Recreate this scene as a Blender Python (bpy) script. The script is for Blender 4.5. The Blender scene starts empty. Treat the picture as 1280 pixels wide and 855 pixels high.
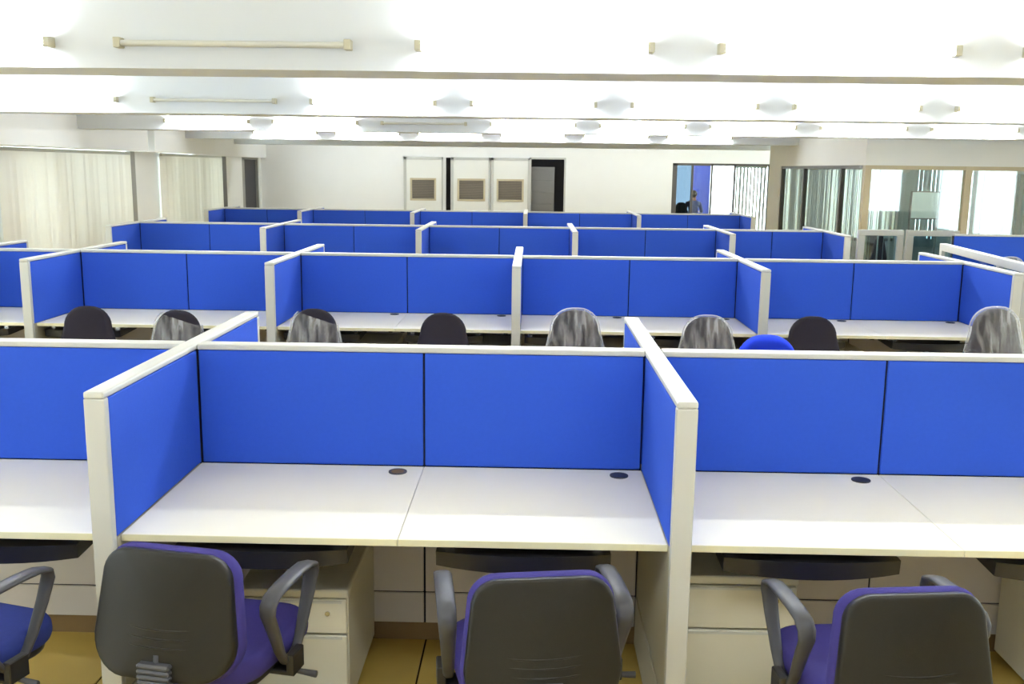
import bpy, bmesh, math, random
from mathutils import Vector, Matrix
random.seed(7)
R = math.radians
scene = bpy.context.scene
col = scene.collection

# ---------------------------------------------------------------- camera
cam_data = bpy.data.cameras.new('camera')
cam_data.sensor_width = 36.0
cam_data.lens = 1212.5 / 1280 * 36.0
cam_data.clip_end = 200
cam = bpy.data.objects.new('camera', cam_data)
col.objects.link(cam)
cam.matrix_world = (Matrix.Translation((0, 0, 1.9244)) @ Matrix.Rotation(0.0185, 4, 'Z')
                    @ Matrix.Rotation(math.pi / 2 - 0.1769, 4, 'X') @ Matrix.Rotation(0.0125, 4, 'Z'))
scene.camera = cam
# ---------------------------------------------------------------- world, exposure
world = bpy.data.worlds.new('overcast sky')
scene.world = world
world.use_nodes = True
bg = world.node_tree.nodes['Background']
bg.inputs['Color'].default_value = (0.86, 0.93, 1.0, 1)
bg.inputs['Strength'].default_value = 11.0
scene.view_settings.view_transform = 'Standard'
scene.view_settings.look = 'None'
scene.view_settings.gamma = 1
scene.view_settings.use_curve_mapping = False
scene.view_settings.exposure = 0.33
TUBE = 170.0          # strength of a lit tube

# ---------------------------------------------------------------- materials
def mat(name, rgb, rough=0.5, spec=0.5, metal=0.0, noise=0.0, nscale=30.0, bump=0.0, bscale=200.0, sheen=0.0, coat=0.0, stretch=None):
    m = bpy.data.materials.new(name); m.use_nodes = True
    nt = m.node_tree; b = nt.nodes['Principled BSDF']
    b.inputs['Base Color'].default_value = (*rgb, 1)
    b.inputs['Roughness'].default_value = rough
    b.inputs['Specular IOR Level'].default_value = spec
    b.inputs['Metallic'].default_value = metal
    b.inputs['Sheen Weight'].default_value = sheen
    b.inputs['Coat Weight'].default_value = coat
    tc = nt.nodes.new('ShaderNodeTexCoord'); mp = nt.nodes.new('ShaderNodeMapping')
    nt.links.new(tc.outputs['Object'], mp.inputs['Vector'])
    if stretch: mp.inputs['Scale'].default_value = stretch
    if noise:
        n = nt.nodes.new('ShaderNodeTexNoise'); n.inputs['Scale'].default_value = nscale; n.inputs['Detail'].default_value = 4
        nt.links.new(mp.outputs['Vector'], n.inputs['Vector'])
        r = nt.nodes.new('ShaderNodeMapRange'); r.inputs['To Min'].default_value = 1 - noise; r.inputs['To Max'].default_value = 1 + noise
        nt.links.new(n.outputs['Fac'], r.inputs['Value'])
        mx = nt.nodes.new('ShaderNodeVectorMath'); mx.operation = 'SCALE'; mx.inputs[0].default_value = rgb
        nt.links.new(r.outputs['Result'], mx.inputs['Scale'])
        nt.links.new(mx.outputs['Vector'], b.inputs['Base Color'])
    if bump:
        n2 = nt.nodes.new('ShaderNodeTexNoise'); n2.inputs['Scale'].default_value = bscale
        nt.links.new(mp.outputs['Vector'], n2.inputs['Vector'])
        bp = nt.nodes.new('ShaderNodeBump'); bp.inputs['Strength'].default_value = bump; bp.inputs['Distance'].default_value = 0.002
        nt.links.new(n2.outputs['Fac'], bp.inputs['Height']); nt.links.new(bp.outputs['Normal'], b.inputs['Normal'])
    return m
def srgb(r, g, b):
    f = lambda c: (c / 255 / 12.92) if c / 255 <= 0.04045 else ((c / 255 + 0.055) / 1.055) ** 2.4
    return (f(r), f(g), f(b))
M = {}
M['wall'] = mat('white wall paint', srgb(238, 238, 236), 0.7, 0.2, noise=0.02, nscale=3)
M['ceil'] = mat('white ceiling paint', srgb(240, 240, 239), 0.7, 0.2, noise=0.02, nscale=2)
M['beam'] = mat('white beam paint', srgb(212, 215, 217), 0.65, 0.2, noise=0.015, nscale=2)
M['blue'] = mat('blue partition fabric', srgb(49, 84, 190), 0.85, 0.1, noise=0.05, nscale=60, bump=0.3, bscale=900)
M['cream'] = mat('cream powder coated trim', srgb(192, 192, 186), 0.4, 0.4, noise=0.01, nscale=5)
M['core'] = mat('dark joint core', srgb(30, 32, 46), 0.8, 0.1, noise=0.05)
M['desk'] = mat('off white desk laminate', srgb(246, 242, 228), 0.35, 0.4, noise=0.012, nscale=8)
M['edge'] = mat('cream edge band', srgb(224, 219, 186), 0.4, 0.4, noise=0.02)
M['lower'] = mat('grey white lower panel', srgb(190, 183, 178), 0.5, 0.3, noise=0.015, nscale=6)
M['finlow'] = mat('grey beige side panel', srgb(176, 170, 150), 0.5, 0.3, noise=0.03, nscale=6)
M['plinth'] = mat('brown plinth', srgb(120, 96, 62), 0.6, 0.3, noise=0.06)
M['ped'] = mat('pale grey steel pedestal', srgb(208, 204, 188), 0.4, 0.4, noise=0.015, nscale=6)
M['black'] = mat('black plastic', srgb(32, 31, 33), 0.42, 0.5, noise=0.08, nscale=20)
M['tray'] = mat('black keyboard tray plastic', srgb(30, 30, 35), 0.35, 0.5, noise=0.08, nscale=20)
M['shell'] = mat('black moulded chair shell', srgb(30, 28, 24), 0.38, 0.25, noise=0.05, nscale=10, bump=0.15, bscale=500)
M['arm'] = mat('dark grey arm plastic', srgb(66, 66, 70), 0.42, 0.3, noise=0.05, nscale=15)
M['purple'] = mat('purple blue chair fabric', srgb(58, 52, 116), 0.85, 0.15, noise=0.08, nscale=80, bump=0.3, bscale=700)
M['navy'] = mat('navy blue chair fabric', srgb(52, 64, 138), 0.85, 0.15, noise=0.08, nscale=80, bump=0.3, bscale=700)
M['char'] = mat('charcoal chair fabric', srgb(44, 41, 50), 0.9, 0.1, noise=0.08, nscale=80, bump=0.3, bscale=700)
M['royal'] = mat('royal blue chair fabric', srgb(34, 58, 190), 0.85, 0.1, noise=0.06, nscale=80, bump=0.3, bscale=700)
M['tile'] = mat('ochre floor tile', srgb(192, 164, 84), 0.28, 0.5, noise=0.1, nscale=5)
M['joint'] = mat('dark floor joint', srgb(52, 40, 22), 0.8, 0.1, noise=0.05)
M['chrome'] = mat('brushed steel', srgb(200, 200, 200), 0.25, 0.5, metal=1.0, noise=0.03)
M['alu'] = mat('grey aluminium frame', srgb(150, 148, 142), 0.4, 0.5, metal=0.3, noise=0.03)
M['darkframe'] = mat('dark bronze frame', srgb(84, 80, 76), 0.4, 0.5, noise=0.05)
M['wood'] = mat('pale beige frame', srgb(196, 184, 156), 0.5, 0.3, noise=0.05)
M['slatcream'] = mat('cream blind fabric', srgb(246, 245, 236), 0.8, 0.1, noise=0.04, nscale=4)
M['slatgrey'] = mat('grey green blind fabric', srgb(206, 216, 216), 0.8, 0.1, noise=0.05, nscale=4)
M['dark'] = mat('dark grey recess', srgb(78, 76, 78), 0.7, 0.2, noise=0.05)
M['door'] = mat('white door paint', srgb(232, 232, 226), 0.5, 0.3, noise=0.015, nscale=3)
M['grille'] = mat('taupe louvre', srgb(150, 142, 132), 0.6, 0.3, noise=0.05)
M['board'] = mat('pale green white board', srgb(226, 242, 235), 0.3, 0.5, noise=0.02)
M['bluefilm'] = mat('violet blue panel', srgb(74, 92, 204), 0.5, 0.3, noise=0.05, nscale=2)
M['skin'] = mat('skin', srgb(120, 82, 60), 0.6, 0.3, noise=0.05)
M['hair'] = mat('black hair', srgb(24, 20, 22), 0.6, 0.3, noise=0.1)
M['shirt'] = mat('grey blue shirt', srgb(58, 66, 104), 0.8, 0.2, noise=0.06)
M['trousers'] = mat('dark trousers', srgb(36, 36, 44), 0.8, 0.2, noise=0.06)
M['tubeoff'] = mat('unlit tube glass', srgb(206, 206, 196), 0.3, 0.5, noise=0.01)
M['batten'] = mat('white batten', srgb(196, 196, 188), 0.5, 0.3, noise=0.01)
M['holder'] = mat('beige tube holder', srgb(186, 181, 158), 0.5, 0.3, noise=0.03)
def translucent(m, w):
    nt = m.node_tree; out = nt.nodes['Material Output']; b = nt.nodes['Principled BSDF']
    t = nt.nodes.new('ShaderNodeBsdfTranslucent'); t.inputs['Color'].default_value = b.inputs['Base Color'].default_value
    mx = nt.nodes.new('ShaderNodeMixShader'); mx.inputs[0].default_value = w
    nt.links.new(b.outputs[0], mx.inputs[1]); nt.links.new(t.outputs[0], mx.inputs[2]); nt.links.new(mx.outputs[0], out.inputs['Surface'])
translucent(M['slatcream'], 0.03); translucent(M['slatgrey'], 0.3)
def glass(name, tint, gloss):
    m = bpy.data.materials.new(name); m.use_nodes = True
    nt = m.node_tree; nt.nodes.clear()
    out = nt.nodes.new('ShaderNodeOutputMaterial'); t = nt.nodes.new('ShaderNodeBsdfTransparent'); g = nt.nodes.new('ShaderNodeBsdfGlossy')
    t.inputs['Color'].default_value = (*tint, 1); g.inputs['Roughness'].default_value = 0.03
    mx = nt.nodes.new('ShaderNodeMixShader'); mx.inputs[0].default_value = gloss
    nt.links.new(t.outputs[0], mx.inputs[1]); nt.links.new(g.outputs[0], mx.inputs[2]); nt.links.new(mx.outputs[0], out.inputs['Surface'])
    return m
M['glass'] = glass('clear glass pane', (0.92, 0.96, 0.95), 0.08)
M['tint'] = glass('dark blue tinted glass', (0.17, 0.215, 0.245), 0.06)
M['slatwhite'] = mat('white blind fabric', srgb(240, 240, 238), 0.8, 0.1, noise=0.03, nscale=4)
M['screenglass'] = glass('blue grey screen glass', (0.62, 0.76, 0.82), 0.12)
def film():
    m = bpy.data.materials.new('clear crinkled plastic wrap'); m.use_nodes = True
    nt = m.node_tree; b = nt.nodes['Principled BSDF']; out = nt.nodes['Material Output']
    b.inputs['Base Color'].default_value = (0.82, 0.82, 0.85, 1); b.inputs['Roughness'].default_value = 0.2
    tc = nt.nodes.new('ShaderNodeTexCoord'); mp = nt.nodes.new('ShaderNodeMapping'); mp.inputs['Scale'].default_value = (1, 1, 0.22)
    mp.inputs['Rotation'].default_value = (0, 0.35, 0)
    nt.links.new(tc.outputs['Object'], mp.inputs['Vector'])
    n = nt.nodes.new('ShaderNodeTexNoise'); n.inputs['Scale'].default_value = 22; n.inputs['Detail'].default_value = 5; n.inputs['Distortion'].default_value = 0.6
    nt.links.new(mp.outputs['Vector'], n.inputs['Vector'])
    cr = nt.nodes.new('ShaderNodeMapRange'); cr.inputs['From Min'].default_value = 0.42; cr.inputs['From Max'].default_value = 0.75
    cr.inputs['To Min'].default_value = 0.06; cr.inputs['To Max'].default_value = 0.45
    nt.links.new(n.outputs['Fac'], cr.inputs['Value'])
    bp = nt.nodes.new('ShaderNodeBump'); bp.inputs['Strength'].default_value = 0.7; bp.inputs['Distance'].default_value = 0.02
    nt.links.new(n.outputs['Fac'], bp.inputs['Height']); nt.links.new(bp.outputs['Normal'], b.inputs['Normal'])
    lw = nt.nodes.new('ShaderNodeLayerWeight'); lw.inputs['Blend'].default_value = 0.25
    ad = nt.nodes.new('ShaderNodeMath'); ad.operation = 'MAXIMUM'
    nt.links.new(cr.outputs['Result'], ad.inputs[0]); nt.links.new(lw.outputs['Facing'], ad.inputs[1])
    t = nt.nodes.new('ShaderNodeBsdfTransparent'); mx = nt.nodes.new('ShaderNodeMixShader')
    nt.links.new(ad.outputs[0], mx.inputs[0]); nt.links.new(t.outputs[0], mx.inputs[1]); nt.links.new(b.outputs[0], mx.inputs[2])
    nt.links.new(mx.outputs[0], out.inputs['Surface'])
    return m
M['film'] = film()
translucent(M['slatwhite'], 0.35)
def emit(name, rgb, s):
    m = bpy.data.materials.new(name); m.use_nodes = True
    b = m.node_tree.nodes['Principled BSDF']
    b.inputs['Base Color'].default_value = (0.9, 0.9, 0.9, 1)
    b.inputs['Emission Color'].default_value = (*rgb, 1); b.inputs['Emission Strength'].default_value = s
    return m
M['tubefill'] = emit('added dim fill tube', (0.91, 0.965, 1.0), TUBE * 0.42)  # weaker glow for the fill lamps added behind the beams
M['tubeon'] = emit('lit fluorescent tube', (0.91, 0.965, 1.0), TUBE)

# ---------------------------------------------------------------- mesh helpers
CACHE = {}
def finish(bm, smooth=False, key=None, mats=None):
    me = bpy.data.meshes.new('mesh')
    bmesh.ops.recalc_face_normals(bm, faces=bm.faces)
    if smooth:
        for f in bm.faces: f.smooth = True
    bm.to_mesh(me); bm.free()
    if key: CACHE[key] = me
    return me
def add_box(bm, a, b, bevel=0.0, seg=1):
    (x0, y0, z0), (x1, y1, z1) = a, b
    vs = [bm.verts.new(p) for p in ((x0, y0, z0), (x1, y0, z0), (x1, y1, z0), (x0, y1, z0), (x0, y0, z1), (x1, y0, z1), (x1, y1, z1), (x0, y1, z1))]
    fs = [bm.faces.new([vs[i] for i in q]) for q in ((3, 2, 1, 0), (4, 5, 6, 7), (0, 1, 5, 4), (1, 2, 6, 5), (2, 3, 7, 6), (3, 0, 4, 7))]
    if bevel:
        es = list({e for f in fs for e in f.edges})
        bmesh.ops.bevel(bm, geom=es, offset=bevel, segments=seg, affect='EDGES', profile=0.5)
    return vs
def box_mesh(a, b, bevel=0.0, seg=1):
    key = ('box', tuple(round(c, 5) for c in a), tuple(round(c, 5) for c in b), bevel, seg)
    if key in CACHE: return CACHE[key]
    bm = bmesh.new(); add_box(bm, a, b, bevel, seg)
    return finish(bm, key=key)
def boxes_mesh(lst, bevel=0.0):
    bm = bmesh.new()
    for a, b in lst: add_box(bm, a, b, bevel)
    return finish(bm)
def add_tube(bm, pts, r, n=8, closed=False, flat=1.0, up=Vector((0, 0, 1)), cap=True):
    pts = [Vector(p) for p in pts]; rings = []; N = len(pts)
    for i, p in enumerate(pts):
        if closed: d = pts[(i + 1) % N] - pts[i - 1]
        else: d = pts[min(i + 1, N - 1)] - pts[max(i - 1, 0)]
        d.normalize()
        s = d.cross(up)
        if s.length < 1e-4: s = d.cross(Vector((1, 0, 0)))
        s.normalize(); t = s.cross(d)
        rr = r[i] if isinstance(r, (list, tuple)) else r
        rings.append([bm.verts.new(p + s * math.cos(2 * math.pi * k / n) * rr + t * math.sin(2 * math.pi * k / n) * rr * flat) for k in range(n)])
    for i in range(N if closed else N - 1):
        A, B = rings[i], rings[(i + 1) % N]
        for k in range(n): bm.faces.new((A[k], A[(k + 1) % n], B[(k + 1) % n], B[k]))
    if cap and not closed:
        bm.faces.new(rings[0][::-1]); bm.faces.new(rings[-1])
def tube_mesh(pts, r, n=8, **k):
    bm = bmesh.new(); add_tube(bm, pts, r, n, **k); return finish(bm, smooth=True)
def add_cyl(bm, c, r, h, n=16, r2=None, axis='Z'):
    r2 = r if r2 is None else r2
    A, B = [], []
    for k in range(n):
        ca, sa = math.cos(2 * math.pi * k / n), math.sin(2 * math.pi * k / n)
        if axis == 'Z': A.append((c[0] + r * ca, c[1] + r * sa, c[2])); B.append((c[0] + r2 * ca, c[1] + r2 * sa, c[2] + h))
        elif axis == 'X': A.append((c[0], c[1] + r * ca, c[2] + r * sa)); B.append((c[0] + h, c[1] + r2 * ca, c[2] + r2 * sa))
        else: A.append((c[0] + r * ca, c[1], c[2] + r * sa)); B.append((c[0] + r2 * ca, c[1] + h, c[2] + r2 * sa))
    A = [bm.verts.new(p) for p in A]; B = [bm.verts.new(p) for p in B]
    for k in range(n): bm.faces.new((A[k], A[(k + 1) % n], B[(k + 1) % n], B[k]))
    bm.faces.new(A[::-1]); bm.faces.new(B)
def cyl_mesh(c, r, h, n=16, r2=None, axis='Z'):
    key = ('cyl', tuple(c), r, h, n, r2, axis)
    if key in CACHE: return CACHE[key]
    bm = bmesh.new(); add_cyl(bm, c, r, h, n, r2, axis); return finish(bm, key=key)

def empty(name, label, cat, loc=(0, 0, 0), rz=0.0, group=None):
    o = bpy.data.objects.new(name, None); col.objects.link(o)
    o.empty_display_size = 0.1
    o.location = loc; o.rotation_euler = (0, 0, rz)
    o['label'] = label; o['category'] = cat
    if group: o['group'] = group
    return o
def part(name, me, m, parent=None, loc=(0, 0, 0), rot=(0, 0, 0), label=None):
    if len(me.materials) == 0: me.materials.append(M[m])
    elif me.materials[0] != M[m]:
        me2 = CACHE.get((me.name, m))
        if me2 is None:
            me2 = me.copy(); me2.materials.clear(); me2.materials.append(M[m]); CACHE[(me.name, m)] = me2
        me = me2
    o = bpy.data.objects.new(name, me); col.objects.link(o)
    o.location = loc; o.rotation_euler = rot
    if parent: o.parent = parent
    if label: o['label'] = label
    return o
def struct(name, me, m, label=None, **k):
    o = part(name, me, m, **k); o['kind'] = 'structure'
    if label: o['label'] = label
    return o
def copy_tree(o, parent=None):
    c = o.copy(); col.objects.link(c)
    if parent: c.parent = parent
    for ch in list(o.children): copy_tree(ch, c)
    return c
ORD = ['first', 'second', 'third', 'fourth', 'fifth', 'sixth', 'seventh', 'eighth', 'ninth', 'tenth', 'eleventh']

# ---------------------------------------------------------------- room shell
XL, XR, YB, YF = -7.2, 9.5, -5.0, 26.0
ZC, ZB = 3.0, 2.42
# floor: slab, tiles that show one by one, the rest of the tiles joined
floor = struct('floor', box_mesh((XL - 0.2, YB - 0.2, -0.1), (XR + 0.2, 31, -0.004)), 'joint', label='ochre tiled office floor with dark joints')
TS, TX, TY = 0.6, -0.41, 3.80
tile = box_mesh((0.004, 0.004, -0.004), (TS - 0.004, TS - 0.004, 0.0))
bm = bmesh.new()
for i in range(-12, 17):
    for j in range(-15, 46):
        x, y = TX + i * TS, TY + j * TS
        if x < XL - 0.05 or x + TS > XR + 0.1 or y < YB or y + TS > 30.9: continue
        if -3 <= i <= 3 and -4 <= j <= 2:
            part('floor_tile', tile, 'tile', floor, (x, y, 0))
        else:
            add_box(bm, (x + 0.004, y + 0.004, -0.004), (x + TS - 0.004, y + TS - 0.004, 0))
o = part('distant_floor_tiles', finish(bm), 'tile', floor); o['kind'] = 'stuff'
struct('ceiling', box_mesh((XL - 0.2, YB - 0.2, ZC), (XR + 0.2, YF + 0.15, ZC + 0.15)), 'ceil', label='white ceiling slab between the beams')
BEAM = [-3.76, 0.74, 5.24, 9.74, 14.24, 18.74, 23.24]
for k, y in enumerate(BEAM):
    struct('trim_%d' % (k + 1 if k < 6 else 12), box_mesh((XL, y, ZB), (XR, y + 0.45, ZC)), 'beam', label='white ceiling beam crossing the room')
struct('trim_13', box_mesh((XL - 0.2, YF + 0.15, ZB + 0.1), (XR + 0.2, 31, ZC + 0.15)), 'ceil', label='ceiling beyond the back wall')
struct('wall_front', box_mesh((XL - 0.2, YB - 0.2, 0), (XR + 0.2, YB, ZC)), 'wall', label='white wall behind the viewer')
RW = (21.3, 25.6)  # out-of-view window added to bring daylight to the back wall
RS = [(0.5, 4.5), (6.5, 10.5)]  # out-of-view windows added for even fill from the right
struct('wall_right', boxes_mesh([((XR, YB, 0), (XR + 0.2, 0.5, ZC)), ((XR, 4.5, 0), (XR + 0.2, 6.5, ZC)), ((XR, 10.5, 0), (XR + 0.2, RW[0], ZC))] + [b for a, c in RS for b in (((XR, a, 0), (XR + 0.2, c, 0.6)), ((XR, a, 2.3), (XR + 0.2, c, ZC)))] + [ ((XR, RW[1], 0), (XR + 0.2, 31, ZC)), ((XR, RW[0], 0), (XR + 0.2, RW[1], 0.3)), ((XR, RW[0], 2.3), (XR + 0.2, RW[1], ZC))]), 'wall', label='white right wall')
o = struct('window_10', boxes_mesh([((XR + 0.05, y, 0.3), (XR + 0.12, y + 0.06, 2.3)) for y in (RW[0], RW[0] + 1.4, RW[0] + 2.8, RW[1] - 0.06)] + [((XR + 0.05, RW[0], 2.24), (XR + 0.12, RW[1], 2.3)), ((XR + 0.05, RW[0], 0.3), (XR + 0.12, RW[1], 0.36))]), 'alu', label='added daylight window behind the cabin')
for k in range(3): part('pane', box_mesh((XR + 0.08, RW[0] + 0.06 + 1.4 * k, 0.36), (XR + 0.088, RW[0] + 1.4 * (k + 1), 2.24)), 'glass', o)
for n, (a, c) in enumerate(RS):
    o = struct('window_%d' % (11 + n), boxes_mesh([((XR + 0.05, y, 0.6), (XR + 0.12, y + 0.06, 2.3)) for y in (a, (a + c) / 2, c - 0.06)] + [((XR + 0.05, a, 2.24), (XR + 0.12, c, 2.3)), ((XR + 0.05, a, 0.6), (XR + 0.12, c, 0.66))]), 'alu', label='added daylight window in the right wall')
    for p, q in ((a + 0.06, (a + c) / 2), ((a + c) / 2 + 0.06, c - 0.06)): part('pane', box_mesh((XR + 0.08, p, 0.66), (XR + 0.088, q, 2.24)), 'glass', o)
# left wall with two windows and an opening
def lwall(y0, y1, z0, z1): return ((XL - 0.2, y0, z0), (XL, y1, z1))
W1, W2, W3 = (13.3, 17.3), (18.95, 22.4), (24.3, 25.8)
W4, W5 = (4.6, 8.6), (-2.4, 1.8)  # unseen windows, added so daylight reaches the desk rows
segs = [lwall(YB, W5[0], 0, ZC), lwall(W5[1], W4[0], 0, ZC), lwall(W4[1], W1[0], 0, ZC), lwall(W1[1], W2[0], 0, ZC), lwall(W2[1], W3[0], 0, ZC), lwall(W3[1], 31, 0, ZC)]
for w in (W1, W2, W3, W4, W5): segs += [lwall(w[0], w[1], 0, 0.55), lwall(w[0], w[1], 2.14, ZC)]
struct('wall_left', boxes_mesh(segs), 'wall', label='white left wall with windows behind cream blinds')
def window_left(n, w, m, label):
    fr = []
    y0, y1 = w; ys = [y0, (y0 + y1) / 2, y1 - 0.05]
    for y in ys: fr.append(((XL - 0.14, y, 0.55), (XL - 0.06, y + 0.05, 2.14)))
    fr += [((XL - 0.14, y0, 0.55), (XL - 0.06, y1, 0.6)), ((XL - 0.14, y0, 2.09), (XL - 0.06, y1, 2.14))]
    o = struct('window_%d' % n, boxes_mesh(fr), m, label=label)
    for a, b in ((ys[0] + 0.05, ys[1]), (ys[1] + 0.05, ys[2])):
        part('pane', box_mesh((XL - 0.105, a, 0.6), (XL - 0.097, b, 2.09)), 'glass', o)
    return o
window_left(1, W1, 'alu', 'nearer left window behind cream blinds')
window_left(2, W2, 'darkframe', 'farther left window behind cream blinds')
window_left(8, W4, 'alu', 'added left daylight window beside the second row')
window_left(9, W5, 'alu', 'added left daylight window beside the viewer')
o = struct('window_3', boxes_mesh([((XL - 0.14, W3[0], 0.55), (XL - 0.02, W3[0] + 0.28, 2.14)), ((XL - 0.14, W3[1] - 0.06, 0.55), (XL - 0.02, W3[1], 2.14)),
     ((XL - 0.14, W3[0], 2.07), (XL - 0.02, W3[1], 2.14)), ((XL - 0.14, W3[0], 0.55), (XL - 0.02, W3[1], 0.62))]), 'alu', label='narrow dark window in the far left corner')
part('shutter_panel', box_mesh((XL - 0.12, W3[0] + 0.28, 0.62), (XL - 0.08, W3[1] - 0.06, 2.07)), 'dark', o)
struct('trim_7', box_mesh((XL, W2[1] + 0.02, 0), (XL + 0.03, W2[1] + 0.55, 2.14)), 'darkframe', label='dark strip beside the farther left blinds')
struct('trim_8', box_mesh((XL, W1[1] + 0.06, 0.0), (XL + 0.06, W1[1] + 0.28, 2.14)), 'alu', label='grey pipe casing between the left windows')
# boxed ducts on the left wall
struct('trim_9', box_mesh((XL, 9.0, 2.14), (-6.6, 16.85, ZC)), 'wall', label='white boxed duct over the nearer left window')
struct('trim_10', box_mesh((XL, 17.2, 2.14), (-6.62, 20.5, ZC)), 'wall', label='white boxed duct over the farther left window')
struct('trim_11', box_mesh((XL, 20.52, 2.12), (-7.05, 26, ZC)), 'ceil', label='white lintel in the far left corner')

# vertical blinds
def blind(label, p0, p1, z0, z1, m, group=None, sw=0.1, ang=25, pitch=0.09, rail='batten', only=None):
    p0, p1 = Vector(p0), Vector(p1); d = p1 - p0; L = d.length; rz = math.atan2(d.y, d.x)
    o = empty('vertical_blind', label, 'blind', (p0.x, p0.y, z0), rz, group)
    part('head_rail', box_mesh((0, -0.025, z1 - z0 - 0.045), (L, 0.025, z1 - z0)), rail, o)
    n = int(L / pitch); h = z1 - z0 - 0.045
    sl = box_mesh((-sw / 2, -0.0012, 0), (sw / 2, 0.0012, round(h, 4)))
    for i in range(n):
        if only and not only(i / n): continue
        part('slat', sl, m, o, ((i + 0.5) * L / n, 0, 0), (0, 0, R(ang + random.uniform(-9, 9))))
    return o
blind('cream vertical blind covering the nearer left window', (XL + 0.09, 13.02), (XL + 0.09, 17.27), 0.45, 2.125, 'slatcream', 'window blinds on the left wall', sw=0.125, ang=-16, pitch=0.088)
blind('cream vertical blind covering the farther left window', (XL + 0.09, 18.72), (XL + 0.09, 22.38), 0.45, 2.125, 'slatcream', 'window blinds on the left wall', sw=0.125, ang=-20, pitch=0.092)

# ---------------------------------------------------------------- back wall with doors and glazing
GX0, GX1 = 3.69, 6.3
bw = []
def bwall(x0, x1, z0, z1): bw.append(((x0, YF, z0), (x1, YF + 0.15, z1)))
OPEN = [(-2.29, -2.16, 0, 2.19), (-0.03, 0.84, 0, 2.175), (GX0, GX1, 0.0, 2.12)]
x = XL
for a, b, z0, z1 in OPEN:
    bwall(x, a, 0, ZC); bwall(a, b, z1, ZC); x = b
bwall(x, XR, 0, ZC)
struct('wall_back', boxes_mesh(bw), 'wall', label='white back wall with doors')
def grille_door(n, x0, x1, gx0, gx1, label):
    fr = boxes_mesh([((x0 - 0.07, YF - 0.06, 0), (x0, YF - 0.002, 2.2)), ((x1, YF - 0.06, 0), (x1 + 0.04, YF - 0.002, 2.2)), ((x0 - 0.07, YF - 0.06, 2.13), (x1 + 0.04, YF - 0.002, 2.2))])
    o = struct('door_%d' % n, fr, 'cream', label=label)
    y = YF - 0.035
    part('door_leaf', boxes_mesh([((x0, y, 0), (gx0, YF - 0.004, 2.13)), ((gx1, y, 0), (x1, YF - 0.004, 2.13)), ((gx0, y, 0), (gx1, YF - 0.004, 1.09)), ((gx0, y, 1.62), (gx1, YF - 0.004, 2.13))]), 'door', o)
    g = part('vent_frame', boxes_mesh([((gx0 - 0.03, y - 0.02, 1.06), (gx0 + 0.02, y, 1.65)), ((gx1 - 0.02, y - 0.02, 1.06), (gx1 + 0.03, y, 1.65)), ((gx0, y - 0.02, 1.06), (gx1, y, 1.11)), ((gx0, y - 0.02, 1.6), (gx1, y, 1.65))]), 'wood', o)
    part('vent_back', box_mesh((gx0 + 0.02, YF - 0.012, 1.11), (gx1 - 0.02, YF - 0.006, 1.6)), 'dark', g)
    lv = box_mesh((gx0 + 0.02, -0.003, -0.014), (gx1 - 0.02, 0.003, 0.014))
    for k in range(16): part('louvre', lv, 'grille', g, (0, YF - 0.024, 1.125 + k * 0.031), (R(40), 0, 0))
grille_door(1, -3.33, -2.40, -3.2, -2.57, 'white door with vent, left of the dark gap')
grille_door(2, -2.08, -1.16, -1.95, -1.27, 'white door with vent, right of the dark gap')
grille_door(3, -1.02, -0.12, -0.91, -0.25, 'white door with vent, beside the open doorway')
o = struct('door_4', boxes_mesh([((-0.08, YF - 0.04, 0), (-0.03, YF + 0.15, 2.22)), ((0.84, YF - 0.02, 0), (0.88, YF + 0.15, 2.22)), ((-0.08, YF - 0.04, 2.175), (0.88, YF + 0.15, 2.22))]), 'cream', label='open dark doorway in the back wall')
# cupboard beyond the doorway
sh = empty('metal_cupboard', 'grey metal cupboard standing inside the dark open doorway', 'cupboard', (0.33, 27.0, 0))
part('body', box_mesh((-0.4, 0, 0), (0.28, 0.45, 1.98)), 'alu', sh)
for k in range(6): part('drawer', box_mesh((-0.38, -0.02, 0.06 + k * 0.31), (0.26, 0, 0.35 + k * 0.31), 0.004), 'alu', sh)
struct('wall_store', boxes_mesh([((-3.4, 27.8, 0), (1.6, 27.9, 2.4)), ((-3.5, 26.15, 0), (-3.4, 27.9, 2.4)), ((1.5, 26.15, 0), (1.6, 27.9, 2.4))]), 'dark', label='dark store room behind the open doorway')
# glazed section of the back wall
gf = [((GX0, YF, 0), (GX0 + 0.12, YF + 0.1, 2.12)), ((GX1 - 0.1, YF, 0), (GX1, YF + 0.1, 2.12)), ((GX0, YF, 2.06), (GX1, YF + 0.1, 2.12)), ((GX0, YF, 0), (GX1, YF + 0.1, 0.1))]
ms = [4.19, 4.70, 5.30]
for xx in ms: gf.append(((xx, YF, 0), (xx + 0.05, YF + 0.1, 2.12)))
o = struct('window_4', boxes_mesh(gf), 'darkframe', label='glazed screen in the back wall')
ed = [GX0 + 0.12] + [v for xx in ms for v in (xx, xx + 0.05)] + [GX1 - 0.1]
for k in range(0, len(ed), 2): part('pane', box_mesh((ed[k], YF + 0.04, 0.1), (ed[k + 1], YF + 0.048, 2.06)), 'tint' if k == 0 else 'glass', o)
b = empty('display_board', 'tall violet blue panel standing behind the back glazing', 'panel', (4.98, 29.0, 0))
part('board_face', box_mesh((-0.25, 0, 0.1), (0.25, 0.03, 2.36)), 'bluefilm', b)
part('board_frame', boxes_mesh([((-0.28, -0.01, 0), (-0.25, 0.04, 2.38)), ((0.25, -0.01, 0), (0.28, 0.04, 2.38))]), 'darkframe', b)
blind('grey vertical blind turned open behind the back glazing', (5.36, YF + 0.125), (6.19, YF + 0.125), 0.3, 2.06, 'alu', sw=0.09, ang=40, pitch=0.085)
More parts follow.
